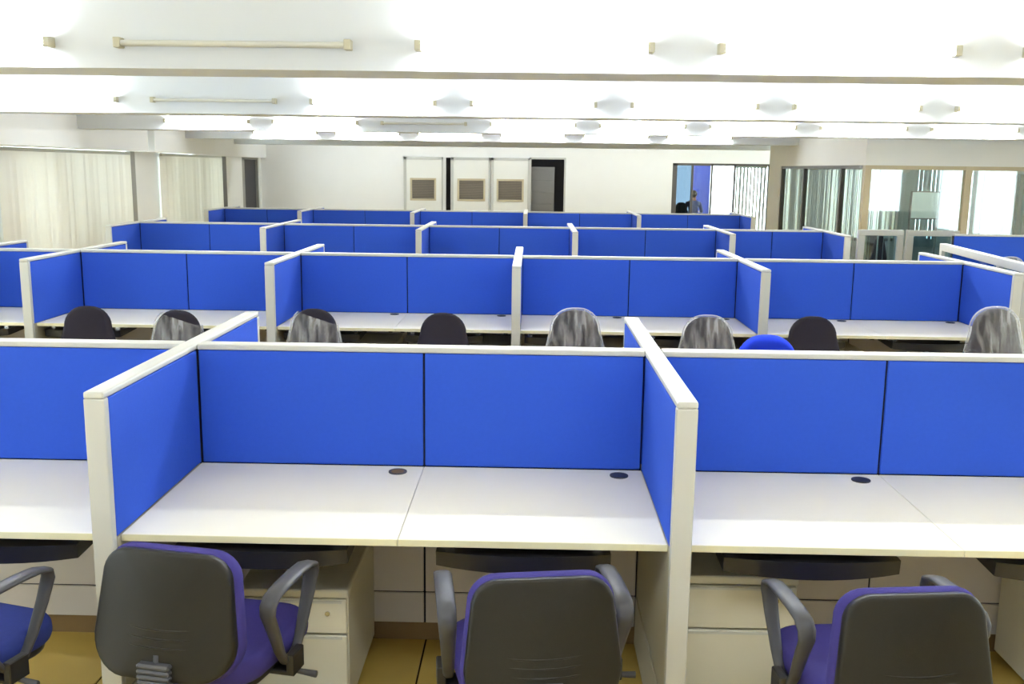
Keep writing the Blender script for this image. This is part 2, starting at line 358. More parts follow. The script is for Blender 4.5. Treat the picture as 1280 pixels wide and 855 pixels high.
# ---------------------------------------------------------------- glazed cabin on the right
CX, CY0, CY1 = 5.06, 15.0, 20.0
ZH = 2.04
struct('wall_cabin', boxes_mesh([((CX - 0.05, CY0 - 0.06, ZH), (XR, CY0 + 0.06, ZC)), ((CX - 0.05, CY0 + 0.06, ZH), (CX + 0.06, 20.95, ZC)), ((CX - 0.05, CY1, 0), (CX + 0.06, 20.95, ZH)),
     ((CX + 0.06, 20.85, 0), (XR, 20.95, 0.5)), ((CX + 0.06, 20.85, 2.14), (XR, 20.95, ZC))]), 'wall', label='white header and pier of the glazed cabin')
fx = [CX - 0.05, 6.52, 8.0, XR - 0.1]
fr = [((xx, CY0 - 0.05, 0), (xx + 0.1, CY0 + 0.05, ZH)) for xx in fx] + [((CX, CY0 - 0.04, ZH - 0.06), (XR, CY0 + 0.04, ZH)), ((CX, CY0 - 0.04, 0), (XR, CY0 + 0.04, 0.1))]
o = struct('window_5', boxes_mesh(fr), 'wood', label='beige framed glass front of the cabin')
for k in range(3): part('pane', box_mesh((fx[k] + 0.1, CY0 - 0.004, 0.1), (fx[k + 1], CY0 + 0.004, ZH - 0.06)), 'glass', o)
sy = [16.15, 18.35, 19.93]
fr = [((CX - 0.03, yy, 0), (CX + 0.04, yy + 0.07, ZH)) for yy in sy] + [((CX - 0.03, CY0, ZH - 0.05), (CX + 0.04, CY1, ZH)), ((CX - 0.03, CY0, 0), (CX + 0.04, CY1, 0.1))]
o = struct('window_6', boxes_mesh(fr), 'darkframe', label='dark framed glass side of the cabin')
yy = [CY0 + 0.05] + [v for s in sy for v in (s, s + 0.07)]
for k in range(0, 6, 2): part('pane', box_mesh((CX, yy[k], 0.1), (CX + 0.008, yy[k + 1], ZH - 0.05)), 'glass', o)
wfr = [((xx, 20.86, 0.5), (xx + 0.06, 20.94, 2.14)) for xx in (CX + 0.06, 6.5, 8.0, XR - 0.06)] + [((CX + 0.06, 20.86, 2.08), (XR, 20.94, 2.14)), ((CX + 0.06, 20.86, 0.5), (XR, 20.94, 0.56))]
o = struct('window_7', boxes_mesh(wfr), 'alu', label='outer window behind the cabin')
for a, c in ((CX + 0.12, 6.5), (6.56, 8.0), (8.06, XR - 0.06)): part('pane', box_mesh((a, 20.896, 0.56), (c, 20.904, 2.08)), 'glass', o)
blind('pale grey blind drawn along the cabin side glass', (CX + 0.16, 15.1), (CX + 0.16, 19.9), 0.3, 2.02, 'slatgrey', 'cabin blinds', ang=-22, pitch=0.09)
blind('narrow open white blind behind the first front cabin pane', (CX + 0.25, 15.15), (5.75, 15.15), 0.4, 1.98, 'slatwhite', 'cabin blinds', ang=62, pitch=0.085)
blind('open white blind over the outer window behind the cabin', (5.3, 20.75), (7.6, 20.75), 0.4, 2.1, 'slatwhite', 'cabin blinds', ang=58, pitch=0.09)
blind('closed grey blind over the outer window behind the whiteboard', (7.65, 20.75), (8.8, 20.75), 0.4, 2.1, 'slatgrey', 'cabin blinds', ang=14, pitch=0.088)
blind('closed white blind behind the second front cabin pane', (6.42, 15.15), (7.18, 15.15), 0.4, 1.98, 'slatwhite', 'cabin blinds', ang=18, pitch=0.088)
blind('grey blind gathered at the right end of the cabin front', (7.2, 15.15), (8.9, 15.15), 0.4, 1.98, 'slatgrey', 'cabin blinds', ang=40, pitch=0.085)
wb = empty('whiteboard', 'pale greenish whiteboard standing on legs inside the glazed cabin', 'whiteboard', (6.79, 17.0, 0))
part('board_face', box_mesh((-0.25, 0, 1.17), (0.20, 0.02, 1.61)), 'board', wb)
part('board_frame', boxes_mesh([((-0.27, -0.004, 1.15), (0.22, 0.016, 1.17)), ((-0.27, -0.004, 1.61), (0.22, 0.016, 1.63)), ((-0.27, -0.004, 1.17), (-0.25, 0.016, 1.61)), ((0.20, -0.004, 1.17), (0.22, 0.016, 1.61))]), 'alu', wb)
for sx in (-0.26, 0.21): part('leg', boxes_mesh([((sx - 0.012, 0.016, 0.03), (sx + 0.012, 0.04, 1.61)), ((sx - 0.012, -0.25, 0), (sx + 0.012, 0.3, 0.03))]), 'alu', wb)

# ---------------------------------------------------------------- tube lights
TCOL = [-4.70, -3.133, -1.566, 0.0, 1.566, 3.133, 4.70, 6.267, 7.83]
BN = {0.74: 'beam behind the viewer', 5.24: 'nearest beam in view', 9.74: 'second beam in view', 14.24: 'third beam in view', 18.74: 'fourth beam in view', -3.76: 'rearmost beam'}
def tube_light(x, y, z, lit, label, group):
    o = empty('tube_light', label, 'light', (x, y, z), 0, group)
    part('batten', box_mesh((-0.6, -0.028, -0.014), (0.6, 0, 0.014), 0.003), 'batten', o)
    part('tube', cyl_mesh((-0.585, -0.048, 0), 0.014, 1.17, 10, None, 'X'), ('tubefill' if lit == 'dim' else 'tubeon') if lit else 'tubeoff', o, label='glowing tube' if lit else 'dark tube')
    for sx in (-1, 1):
        part('tube_holder', box_mesh((sx * 0.6 - 0.018, -0.068, -0.026), (sx * 0.6 + 0.018, 0, 0.026), 0.003), 'holder', o)
    return o
OFF = {(5.24, -1.566), (9.74, -3.133), (14.24, -1.566), (14.24, -0.0)}
OFF = {(5.24, -1.566), (9.74, -3.133), (14.24, -1.566)}
for y in (-3.76, 0.74, 5.24, 9.74, 14.24, 18.74):
    xs = [x for x in TCOL if (y < 4 and (-3.5 < x < 3.5 if y > 0 else x in (-1.566, 1.566))) or (abs(x + 0.3) < y * 0.56 + 0.6 and -6.4 < x < (4.2 if y > 18 else 7) )]
    if y == 5.24: xs = [-3.133, -1.566, 0.0, 1.566, 3.133]
    n = 0
    for x in xs:
        lit = (y, x) not in OFF
        tube_light(x, y, 2.545, lit, ('glowing' if lit else 'unlit') + ' white tube light on the %s, %s from the left' % (BN[y], ORD[n]) , 'tube lights on the beams'); n += 1

# unseen fill lamps added on rear faces of the beams and cabin header
for y, xs, nm in ((1.19, (-3.133, -1.566, 0.0, 1.566, 3.133), 'beam behind the viewer'), (5.69, (-3.133, 0.0, 3.133), 'nearest beam in view'), (10.19, (-3.133, 0.0, 3.133), 'second beam in view'), (14.69, (-1.566, 1.566), 'third beam in view'), (23.69, (-5.4, -3.8, -2.2, -0.6, 1.0, 2.6, 4.2), 'last beam'), (15.06, (6.267, 7.83), 'cabin header')):
    for n, x in enumerate(xs):
        t = tube_light(x, y, 2.545, 'dim', 'added fill tube light on the rear of the %s, %s from the left' % (nm, ORD[n]), 'tube lights on the beams')
        t.rotation_euler = (0, 0, math.pi)
# ---------------------------------------------------------------- workstation screens
H, T, FW = 1.232, 0.07, 0.066
def spine(row, nth, x0, x1, y, seams, low=False, backs=True):
    # x0..x1 clear length between dividers, y = front face
    x0 += 0.0015; x1 -= 0.0015
    L = x1 - x0
    o = empty('spine_screen', 'blue spine screen with cream rail, %s' % nth, 'partition', (x0, y, 0), 0, 'spine screens of the workstation rows')
    part('top_rail', box_mesh((0, -0.002, H - 0.022), (L, T + 0.002, H), 0.005, 2), 'cream', o)
    part('core', box_mesh((0, 0.008, 0.08), (L, T - 0.008, H - 0.022)), 'core', o)
    part('plinth', box_mesh((0, 0.015, 0), (L, T - 0.015, 0.08)), 'plinth', o)
    ed = [0.0] + [s - x0 for s in seams] + [L]
    for a, b in zip(ed[:-1], ed[1:]):
        a += 0.004; b -= 0.004; w = round(b - a, 4)
        part('fabric_panel', box_mesh((0, 0, 0.752), (w, 0.012, H - 0.024), 0.003), 'blue', o, (a, 0, 0))
        if backs: part('fabric_panel', box_mesh((0, 0, 0.752), (w, 0.012, H - 0.024), 0.003), 'blue', o, (a, T - 0.012, 0))
        if low:
            part('lower_panel', box_mesh((0, 0, 0.218), (w, 0.012, 0.745), 0.002), 'lower', o, (a, 0, 0))
            part('raceway_cover', box_mesh((0, 0, 0.082), (w, 0.012, 0.212), 0.002), 'lower', o, (a, 0, 0))
        else:
            part('lower_panel', box_mesh((0, 0, 0.082), (w, 0.012, 0.745), 0.002), 'lower', o, (a, 0, 0))
    return o
def divider(label, x, yf, ys, yb, low=False):
    # runs in depth from yf to yb, crossing the spine whose front face is at ys
    o = empty('divider_screen', label, 'partition', (x, yf, 0), 0, 'divider screens between the desks')
    w = FW / 2; D = yb - yf; s0 = ys - yf; s1 = s0 + T
    part('top_rail', box_mesh((-w, 0, H - 0.022), (w, D, H), 0.006, 2), 'cream', o)
    part('end_post', box_mesh((-w, 0, 0), (w, 0.032, H - 0.022), 0.004, 2), 'cream', o)
    part('end_post', box_mesh((-w, D - 0.032, 0), (w, D, H - 0.022), 0.004, 2), 'cream', o)
    part('core', box_mesh((-w + 0.01, 0.032, 0.0), (w - 0.01, D - 0.032, H - 0.022)), 'core', o)
    for sx in (-1, 1):
        xa, xb = sorted((sx * (w - 0.012), sx * w))
        part('fabric_panel', box_mesh((xa, 0.033, 0.752), (xb, s0 - 0.004, H - 0.024), 0.003), 'blue', o)
        part('fabric_panel', box_mesh((xa, s1 + 0.004, 0.752), (xb, D - 0.033, H - 0.024), 0.003), 'blue', o)
        part('lower_panel', box_mesh((xa, 0.033, 0.218), (xb, s0 - 0.004, 0.748), 0.002), 'finlow', o)
        part('raceway_cover', box_mesh((xa + sx * 0.004, 0.033, 0.01), (xb + sx * 0.004, s0 - 0.004, 0.212), 0.002), 'finlow', o)
        part('lower_panel', box_mesh((xa, s1 + 0.004, 0.01), (xb, D - 0.033, 0.748), 0.002), 'finlow', o)
    return o
def desk(label, x0, x1, ys, depth, grommet=True, tray=None, brown=False):
    L = x1 - x0
    o = empty('desk', label, 'desk', (x0, ys, 0), 0, 'desks along the workstation rows')
    part('desktop', box_mesh((0.001, -depth + 0.004, 0.727), (L - 0.001, -0.002, 0.75), 0.0015), 'desk', o)
    part('edge_band', box_mesh((0.001, -depth, 0.727), (L - 0.001, -depth + 0.004, 0.7495), 0.001), 'edge', o)
    for sx in (0.03, L - 0.06): part('bracket', box_mesh((sx, -depth + 0.12, 0.70), (sx + 0.03, -0.002, 0.727)), 'black', o)
    if grommet:
        g = part('grommet', cyl_mesh((0, 0, 0.75), 0.036, 0.004, 20), 'arm' , o, (L - 0.095, -0.078, 0))
        part('cable_hole', cyl_mesh((0.0, -0.004, 0.7542), 0.025, 0.0006, 18), 'plinth' if brown else 'black', g)
    if tray is not None:
        tx = tray - x0
        bm = bmesh.new()
        n = 10; W = 0.285
        prof = []
        for k in range(n + 1):
            u = -1 + 2 * k / n
            prof.append((u * W, -0.035 * (1 - u * u), 0.012 * (1 - u * u)))
        top = [[bm.verts.new((tx + px, -depth + 0.045 + py, 0.694)) for px, py, pz in prof], [bm.verts.new((tx + px, -depth + 0.05 + py, 0.645 - pz)) for px, py, pz in prof]]
        bk = [[bm.verts.new((tx + px, -depth + 0.36, 0.694)) for px, py, pz in prof], [bm.verts.new((tx + px, -depth + 0.36, 0.66)) for px, py, pz in prof]]
        for k in range(n):
            bm.faces.new((top[0][k], top[0][k + 1], top[1][k + 1], top[1][k])); bm.faces.new((bk[0][k], bk[0][k + 1], top[0][k + 1], top[0][k]))
            bm.faces.new((bk[1][k], bk[1][k + 1], top[1][k + 1], top[1][k])); bm.faces.new((bk[0][k], bk[0][k + 1], bk[1][k + 1], bk[1][k]))
        for k in (0, n): bm.faces.new((top[0][k], top[1][k], bk[1][k], bk[0][k]))
        t = part('keyboard_tray', finish(bm), 'tray', o)
        for sx in (-0.26, 0.23): part('slide_rail', box_mesh((tx + sx, -depth + 0.1, 0.694), (tx + sx + 0.03, -depth + 0.42, 0.727)), 'chrome', t)
    return o
def pedestal(label, x0, y0, h=0.545, w=0.385, d=0.56):
    o = empty('drawer_pedestal', label, 'drawer unit', (x0, y0, 0), 0, 'drawer pedestals under the desks')
    part('body', box_mesh((0, 0.02, 0.03), (w, d, h - 0.03), 0.002), 'ped', o)
    part('top_panel', box_mesh((-0.002, 0, h - 0.03), (w + 0.002, d + 0.002, h), 0.006, 2), 'ped', o)
    z = h - 0.036
    for k, dh in enumerate(((h - 0.07) * 0.32, (h - 0.07) * 0.66)):
        dr = part('drawer', box_mesh((0.003, 0, z - dh + 0.004), (w - 0.003, 0.02, z), 0.004), 'ped', o)
        part('finger_pull', box_mesh((0.02, -0.004, z - 0.012), (w - 0.02, 0.004, z - 0.004)), 'cream', dr)
        if k == 0: part('lock', cyl_mesh((w - 0.07, 0.001, z - 0.05), 0.009, -0.005, 12, None, 'Y'), 'chrome', dr)
        z -= dh + 0.004
    bm = bmesh.new()
    for sx in (0.04, w - 0.04):
        for sy in (0.06, d - 0.06): add_cyl(bm, (sx - 0.01, sy, 0.0185), 0.0185, 0.02, 10, None, 'X')
    part('castors', finish(bm), 'black', o)
    return o

HW = FW / 2
rows = []
# nearest row
Y1 = 3.716; YF1 = 2.879; YB1 = 4.60; X1 = [-1.339, 0.484]
for k, x in enumerate(X1):
    divider('cream edged blue divider screen in the nearest row, at the %s of the middle bay' % ('left', 'right')[k], x, YF1, Y1, YB1)
spine(1, 'left bay of the nearest row', -3.16, X1[0] - HW, Y1, [-2.26], True)
spine(1, 'middle bay of the nearest row', X1[0] + HW, X1[1] - HW, Y1, [-0.413], True)
spine(1, 'right bay of the nearest row', X1[1] + HW, 2.30, Y1, [1.388], True)
DD = 0.777
desk('white desk at the left edge of the nearest row, left of the divider', -2.26, X1[0] - HW, Y1, DD, True, -1.76)
desk('white desk with brown cable hole, left desk of the nearest middle bay', X1[0] + HW, -0.413, Y1, DD, True, -0.87, True)
desk('white desk with black cable hole, right desk of the nearest middle bay', -0.413, X1[1] - HW, Y1, DD, True, -0.01)
desk('white desk right of the large divider in the nearest row', X1[1] + HW, 1.388, Y1, DD, True, 0.925)
desk('white desk at the right edge of the nearest row', 1.388, 2.30, Y1, DD, False, 1.80)
pedestal('pale grey drawer pedestal beside the purple chair under the middle bay', -1.005, 3.15, 0.475)
pedestal('pale grey drawer pedestal right of the large divider in the nearest row', X1[1] + HW + 0.012, 3.13, 0.565, 0.40, 0.57)
pedestal('grey drawer pedestal under the desk at the right edge of the nearest row', 1.90, 3.13, 0.55, 0.39)
# second row
Y2 = 7.833; YF2 = 6.996; YB2 = 8.76; X2 = [-3.703 + 1.8 * k for k in range(5)]
divider('blue divider screen at the far left end of the second row', -4.61, YF2, Y2, YB2)
for k, x in enumerate(X2):
    divider('blue divider screen with cream end post in the second row, %s post from the left' % ORD[k], x, YF2, Y2, YB2)
spine(2, 'half bay at the left end of the second row', -4.61 + HW, X2[0] - HW, Y2, [])
for k in range(4):
    a, b = X2[k] + HW, X2[k + 1] - HW; m = (X2[k] + X2[k + 1]) / 2
    spine(2, '%s full bay from the left in the second row' % ORD[k], a, b, Y2, [m])
    desk('white desk in the second row, left half of the %s full bay' % ORD[k], a, m, Y2, DD, True, m - 0.55 if k != 9 else None)
    desk('white desk in the second row, right half of the %s full bay' % ORD[k], m, b, Y2, DD, True, b - 0.5)
    if k > 0:
        pedestal('grey pedestal in the second row, left half of the %s full bay' % ORD[k], m - 0.42, 7.26, 0.58, 0.385, 0.55)
        pedestal('grey pedestal in the second row, right half of the %s full bay' % ORD[k], b - 0.40, 7.26, 0.58, 0.385, 0.55)
desk('white desk at the far left end of the second row', -4.61 + HW, X2[0] - HW, Y2, DD, False, -4.2)
# third row
Y3 = 11.852; YF3 = 11.016; YB3 = 12.77; X3 = [-4.83, -3.057, -1.28, 0.497, 2.272, 3.56]
for k, x in enumerate(X3):
    divider('blue divider screen with cream end post in the third row, %s from the left' % ORD[k], x, YF3, Y3, YB3)
for k in range(5):
    a, b = X3[k] + HW, X3[k + 1] - HW
    spine(3, '%s bay from the left in the third row' % ORD[k], a, b, Y3, [(a + b) / 2])
# farthest row
Y4 = 16.097; YF4 = 15.26; YB4 = 17.0; X4 = [-5.12, -3.645, -1.871, -0.098, 1.677, 3.45]
for k, x in enumerate(X4):
    divider('small blue divider screen in the farthest row, %s from the left' % ORD[k], x, YF4, Y4, YB4)
for k in range(5):
    a, b = X4[k] + HW, X4[k + 1] - HW
    spine(4, '%s bay from the left in the farthest row' % ORD[k], a, b, Y4, [(a + b) / 2])

# low screens of the cluster at the right
def glazed_screen(label, p0, p1, posts, zs=0.80, m='screenglass'):
    p0, p1 = Vector(p0), Vector(p1); d = p1 - p0; L = d.length
    o = empty('glazed_screen', label, 'partition', (p0.x, p0.y, 0), math.atan2(d.y, d.x), 'low glazed screens at the right')
    part('top_rail', box_mesh((0, -0.035, H - 0.07), (L, 0.035, H), 0.005, 2), 'cream', o)
    part('lower_panel', box_mesh((0, -0.03, 0), (L, 0.03, zs), 0.003), 'cream', o)
    ps = [0.0] + posts + [L - 0.08]
    for q in ps: part('post', box_mesh((0, -0.034, zs), (0.08, 0.034, H - 0.07), 0.003), 'cream', o, (q, 0, 0))
    for a, b in zip(ps[:-1], ps[1:]): part('pane', box_mesh((a + 0.08, -0.004, zs), (b, 0.004, H - 0.07)), m, o)
    return o
glazed_screen('low cream framed glazed screen behind the second row, right of the third row', (4.06, 12.2), (4.62, 12.2), [])
glazed_screen('low cream framed screen running between small glazed screen and blue screen', (4.66, 12.2), (5.3, 12.2), [])
glazed_screen('low cream glazed side screen along the aisle right of the second row', (3.92, 7.7), (4.18, 9.95), [0.55])
o = empty('spine_screen', 'blue screen with cream rail standing apart near the right edge', 'partition', (4.95, 11.5, 0), 0, 'spine screens of the workstation rows')
part('core', box_mesh((0, 0.008, 0), (2.6, 0.06, H - 0.022)), 'core', o); part('top_rail', box_mesh((0, 0, H - 0.022), (2.6, 0.068, H), 0.005), 'cream', o)
for a in (0.0, 1.3): part('fabric_panel', box_mesh((0.004, 0, 0.3), (1.296, 0.012, H - 0.024), 0.003), 'blue', o, (a, 0, 0))

# ---------------------------------------------------------------- chairs
def outline(w0, w1, h, r0, r1, n=7):
    # rounded quad: w0 bottom width, w1 top width, centred on z=0
    pts = []
    corners = [(w0 / 2, -h / 2, r0, -90), (w1 / 2, h / 2, r1, 0), (-w1 / 2, h / 2, r1, 90), (-w0 / 2, -h / 2, r0, 180)]
    for cx, cz, r, a0 in corners:
        ccx, ccz = cx - math.copysign(r, cx), cz - math.copysign(r, cz)
        for k in range(n + 1):
            a = R(a0 + 90 * k / n); pts.append((ccx + r * math.cos(a), ccz + r * math.sin(a)))
    return pts
def pillow(ol, y0, y1, curve=0.0, p=2.6, lift=0.0, rings=6, key=None):
    # body between y0 (outer face, towards -Y) and y1 (inner face), edges rounded; curve bends the sides forward (+Y)
    bm = bmesh.new(); mid = (y0 + y1) / 2; ht = (y1 - y0) / 2; R_ = []
    wmax = max(abs(a) for a, b in ol)
    prof = []
    for i in range(rings + 1):
        a = math.pi * i / (2 * rings); prof.append((math.sin(a) ** (2 / p), math.cos(a) ** (2 / p)))
    seq = [(-c, s, 1) for s, c in prof] + [(c, s, 1) for s, c in prof[::-1][1:]]
    inner = (0.05, 0.35, 0.65, 0.86)
    seq = [(-1, 0, q) for q in inner] + seq + [(1, 0, q) for q in inner[::-1]]
    for c, s, q in seq:
        ins = ht * 0.9
        ring = []
        for (a, b) in ol:
            la = math.hypot(a, b)
            k = (1 - (1 - s) * ins / max(la, 1e-3)) * q
            x, z = a * k, b * k
            y = mid + c * ht + curve * (x / wmax) ** 2 + lift * (z * z)
            ring.append(bm.verts.new((x, y, z)))
        R_.append(ring)
    n = len(ol)
    for A, B in zip(R_[:-1], R_[1:]):
        for k in range(n): bm.faces.new((A[k], A[(k + 1) % n], B[(k + 1) % n], B[k]))
    bm.faces.new(R_[0]); bm.faces.new(R_[-1][::-1])
    return finish(bm, smooth=True)
def base_parts(o, seat_z):
    leg = tube_mesh([(0.02, 0, 0.105), (0.16, 0, 0.095), (0.27, 0, 0.068)], [0.026, 0.022, 0.016], 8)
    bm = bmesh.new(); add_cyl(bm, (-0.022, 0, 0.027), 0.027, 0.018, 12, None, 'X'); add_cyl(bm, (0.004, 0, 0.027), 0.027, 0.018, 12, None, 'X'); add_cyl(bm, (0, 0, 0.03), 0.008, 0.04, 8)
    cas = finish(bm)
    for k in range(5):
        a = R(72 * k + 18)
        l = part('base_leg', leg, 'black', o, (0, 0, 0), (0, 0, a))
        part('castor', cas, 'black', l, (0.262, 0, 0))
    part('hub', cyl_mesh((0, 0, 0.07), 0.042, 0.07, 14, 0.034), 'black', o)
    part('gas_lift', cyl_mesh((0, 0, 0.13), 0.025, seat_z - 0.2, 14), 'black', o)
    part('mechanism', box_mesh((-0.1, -0.12, seat_z - 0.085), (0.1, 0.12, seat_z - 0.045), 0.008, 2), 'black', o)
def arm_loop(sx, z0):
    # inverted triangle loop in the YZ plane with rounded corners, flat pad on top
    P = [(-0.135, 0.225), (-0.10, 0.243), (0.0, 0.247), (0.10, 0.247), (0.155, 0.238), (0.165, 0.213), (0.125, 0.11), (0.075, 0.02), (0.045, -0.01), (0.0, -0.012), (-0.035, 0.02), (-0.09, 0.12), (-0.138, 0.195)]
    bm = bmesh.new()
    add_tube(bm, [(sx * (0.275 - 0.02 * (1 - b / 0.25)), a + 0.0, z0 + b) for a, b in P], 0.026, 10, closed=True, flat=0.55, up=Vector((sx, 0, 0)))
    # widen across X: the loop is a flat band
    return finish(bm, smooth=True)
def band_loop(sx, z0):
    P = [(-0.135, 0.222), (-0.11, 0.243), (-0.05, 0.25), (0.05, 0.252), (0.12, 0.248), (0.162, 0.235), (0.168, 0.21), (0.14, 0.14), (0.095, 0.05), (0.06, 0.0), (0.02, -0.016), (-0.02, -0.008), (-0.055, 0.04), (-0.1, 0.13), (-0.137, 0.195)]
    N = len(P); cx = sum(p[0] for p in P) / N; cz = sum(p[1] for p in P) / N
    bm = bmesh.new(); rings = []
    for i, (a, b) in enumerate(P):
        ta, tb = P[(i + 1) % N][0] - P[i - 1][0], P[(i + 1) % N][1] - P[i - 1][1]
        l = math.hypot(ta, tb); nx, nz = tb / l, -ta / l
        if (a - cx) * nx + (b - cz) * nz < 0: nx, nz = -nx, -nz
        t = b / 0.25; hw = 0.016 + 0.012 * max(0, t); xo = sx * (0.245 + 0.01 * max(0, t)); th = 0.009
        ring = []
        for k in range(10):
            q = 2 * math.pi * k / 10
            ring.append(bm.verts.new((xo + hw * math.copysign(abs(math.cos(q)) ** 0.6, math.cos(q)), a + nx * th * math.sin(q), z0 + b + nz * th * math.sin(q))))
        rings.append(ring)
    for i in range(N):
        A, B = rings[i], rings[(i + 1) % N]
        for k in range(10): bm.faces.new((A[k], A[(k + 1) % 10], B[(k + 1) % 10], B[k]))
    return finish(bm, smooth=True)
BACK_OL = outline(0.45, 0.41, 0.375, 0.115, 0.085)
SHELL_OL = outline(0.435, 0.395, 0.36, 0.11, 0.08)
def task_chair(label, fabric, loc, rz, dz=0.0):
    o = empty('task_chair', label, 'chair', loc, rz, 'armchairs at the nearest desks')
    sz = 0.47
    base_parts(o, sz)
    sol = outline(0.44, 0.48, 0.46, 0.13, 0.11)
    part('seat', pillow(sol, -0.045, 0.035, 0.0, 2.4), fabric, o, (0, 0.02, sz), (R(-90), 0, 0))
    part('seat_shell', pillow(outline(0.40, 0.44, 0.42, 0.12, 0.1), -0.012, 0.012), 'black', o, (0, 0.02, sz - 0.045), (R(-90), 0, 0))
    bz = 0.662 + dz; tilt = R(-11); by = -0.265
    sh = part('back_shell', pillow(SHELL_OL, -0.024, 0.012, 0.03, 3.2), 'shell', o, (0, by, bz), (tilt, 0, 0))
    for k, z in enumerate((-0.035, -0.06, -0.085)):
        pts = [(x, -0.024 + 0.03 * (x / 0.18) ** 2, z + 0.012 * (x / 0.14) ** 2) for x in [(-0.14 + 0.028 * i) for i in range(11)]]
        part('rib', tube_mesh(pts, 0.003, 6), 'shell', sh)
    part('back_cushion', pillow(BACK_OL, 0.0, 0.06, 0.03, 2.4), fabric, o, (0, by, bz), (tilt, 0, 0))
    bar = [(0, -0.05, sz - 0.07), (0, -0.22, sz - 0.075), (0, -0.28, sz - 0.05), (0, -0.30, sz + 0.02), (0, -0.29, bz - 0.1)]
    sp = part('back_support', tube_mesh(bar, 0.024, 10, flat=0.5, up=Vector((1, 0, 0))), 'black', o)
    for k in range(8): part('bellows_ring', box_mesh((-0.05, -0.02, -0.0075), (0.05, 0.02, 0.0075), 0.005), 'arm', sp, (0, -0.318 + 0.001 * k, sz - 0.02 + k * 0.016))
    for sx in (-1, 1):
        a = part('arm_loop', band_loop(sx, sz - 0.012), 'arm', o)
        part('arm_bracket', boxes_mesh([((min(sx * 0.12, sx * 0.275), -0.03, sz - 0.06), (max(sx * 0.12, sx * 0.275), 0.045, sz - 0.046)), ((min(sx * 0.252, sx * 0.278), -0.03, sz - 0.06), (max(sx * 0.252, sx * 0.278), 0.045, sz + 0.01))], 0.003), 'black', a)
    part('recline_lever', tube_mesh([(0.08, 0.02, sz - 0.065), (0.24, 0.02, sz - 0.065), (0.33, 0.015, sz - 0.068)], [0.006, 0.007, 0.011], 8), 'arm', o)
    return o
task_chair('navy blue armchair cut off by the left edge, at the nearest row', 'navy', (-1.765, 2.70, 0), R(-16))
task_chair('purple armchair with black ribbed back shell turned right, in front of the left divider', 'purple', (-0.96, 2.765, 0), R(-11), 0.025)
task_chair('purple armchair seen square from behind, under the middle bay', 'purple', (0.015, 2.695, 0), R(8))
task_chair('purple armchair turned left, right of the large divider', 'purple', (1.015, 2.67, 0), R(6), -0.012)

TALL_OL = outline(0.46, 0.32, 0.50, 0.10, 0.14)
COV_OL = outline(0.49, 0.35, 0.54, 0.10, 0.15)
def tall_chair(label, fabric, x, y, top, rz, wrap=None, arms=False, group='chairs along the second row'):
    o = empty('office_chair', label, 'chair', (x, y, 0), rz, group)
    sz = 0.46; base_parts(o, sz)
    part('seat', pillow(outline(0.44, 0.48, 0.46, 0.13, 0.11), -0.045, 0.035, 0.0, 2.4), fabric, o, (0, 0.02, sz), (R(-90), 0, 0))
    bz = top - 0.25; by = -0.25
    b = part('back_cushion', pillow(TALL_OL, -0.03, 0.045, 0.03, 2.4), fabric, o, (0, by, bz), (R(-8), 0, 0))
    part('back_support', tube_mesh([(0, -0.05, sz - 0.07), (0, -0.2, sz - 0.075), (0, -0.262, sz - 0.05), (0, -0.275, bz - 0.12)], 0.024, 10, flat=0.5, up=Vector((1, 0, 0))), 'black', o)
    if arms:
        for sx in (-1, 1): part('arm_loop', band_loop(sx, sz - 0.005), 'black', o)
    if wrap == 'full':
        part('plastic_wrap', pillow(COV_OL, -0.05, 0.065, 0.03, 2.4), 'film', o, (0, by, bz - 0.005), (R(-8), 0, 0), label='clear crinkled plastic wrap')
    elif wrap == 'band':
        me = pillow(COV_OL, -0.05, 0.065, 0.03, 2.4)
        bm = bmesh.new(); bm.from_mesh(me)
        bmesh.ops.bisect_plane(bm, geom=bm.verts[:] + bm.edges[:] + bm.faces[:], plane_co=(0, 0, 0.20), plane_no=(0.28, 0, 1), clear_outer=True)
        bm.to_mesh(me); bm.free()
        part('plastic_wrap', me, 'film', o, (0, by, bz - 0.005), (R(-8), 0, 0), label='torn clear plastic wrap')
    return o
CY = 6.84
tall_chair('plain charcoal chair by the left end post of the second row', 'char', -3.10, CY, 0.95, R(4), group='chairs along the second row')
tall_chair('charcoal chair with torn plastic wrap, second from the left in the second row', 'char', -2.43, CY, 0.93, R(-6), 'band')
tall_chair('charcoal chair with crumpled plastic wrap, third from the left in the second row', 'char', -1.46, CY, 0.955, R(-10), 'band')
tall_chair('plain charcoal chair between two plastic wrapped chairs in the second row', 'char', -0.60, CY, 0.94, 0)
tall_chair('chair fully wrapped in clear plastic right of the central post', 'char', 0.29, CY, 0.975, R(6), 'full')
tall_chair('chair fully wrapped in clear plastic left of the royal blue chair', 'char', 1.24, CY, 0.94, R(-4), 'full')
tall_chair('plain charcoal chair right of the royal blue chair', 'char', 1.97, CY, 0.955, R(-6))
tall_chair('large plastic wrapped chair at the right edge of the second row', 'char', 3.02, 6.60, 1.06, R(14), 'full', True)
tall_chair('royal blue chair top peeking over the nearest row screen', 'royal', 1.27, 4.98, 1.06, R(176), group=None)
tall_chair('plastic wrapped chair beyond the right end of the second row', 'char', 4.62, 9.9, 1.0, R(60), 'full')
tall_chair('plastic wrapped chair in front of the blue screen near the right edge', 'char', 5.05, 10.6, 1.06, R(10), 'full')
tall_chair('dark chair inside the glazed cabin near its corner', 'char', 5.75, 16.2, 0.98, R(-40), group=None)

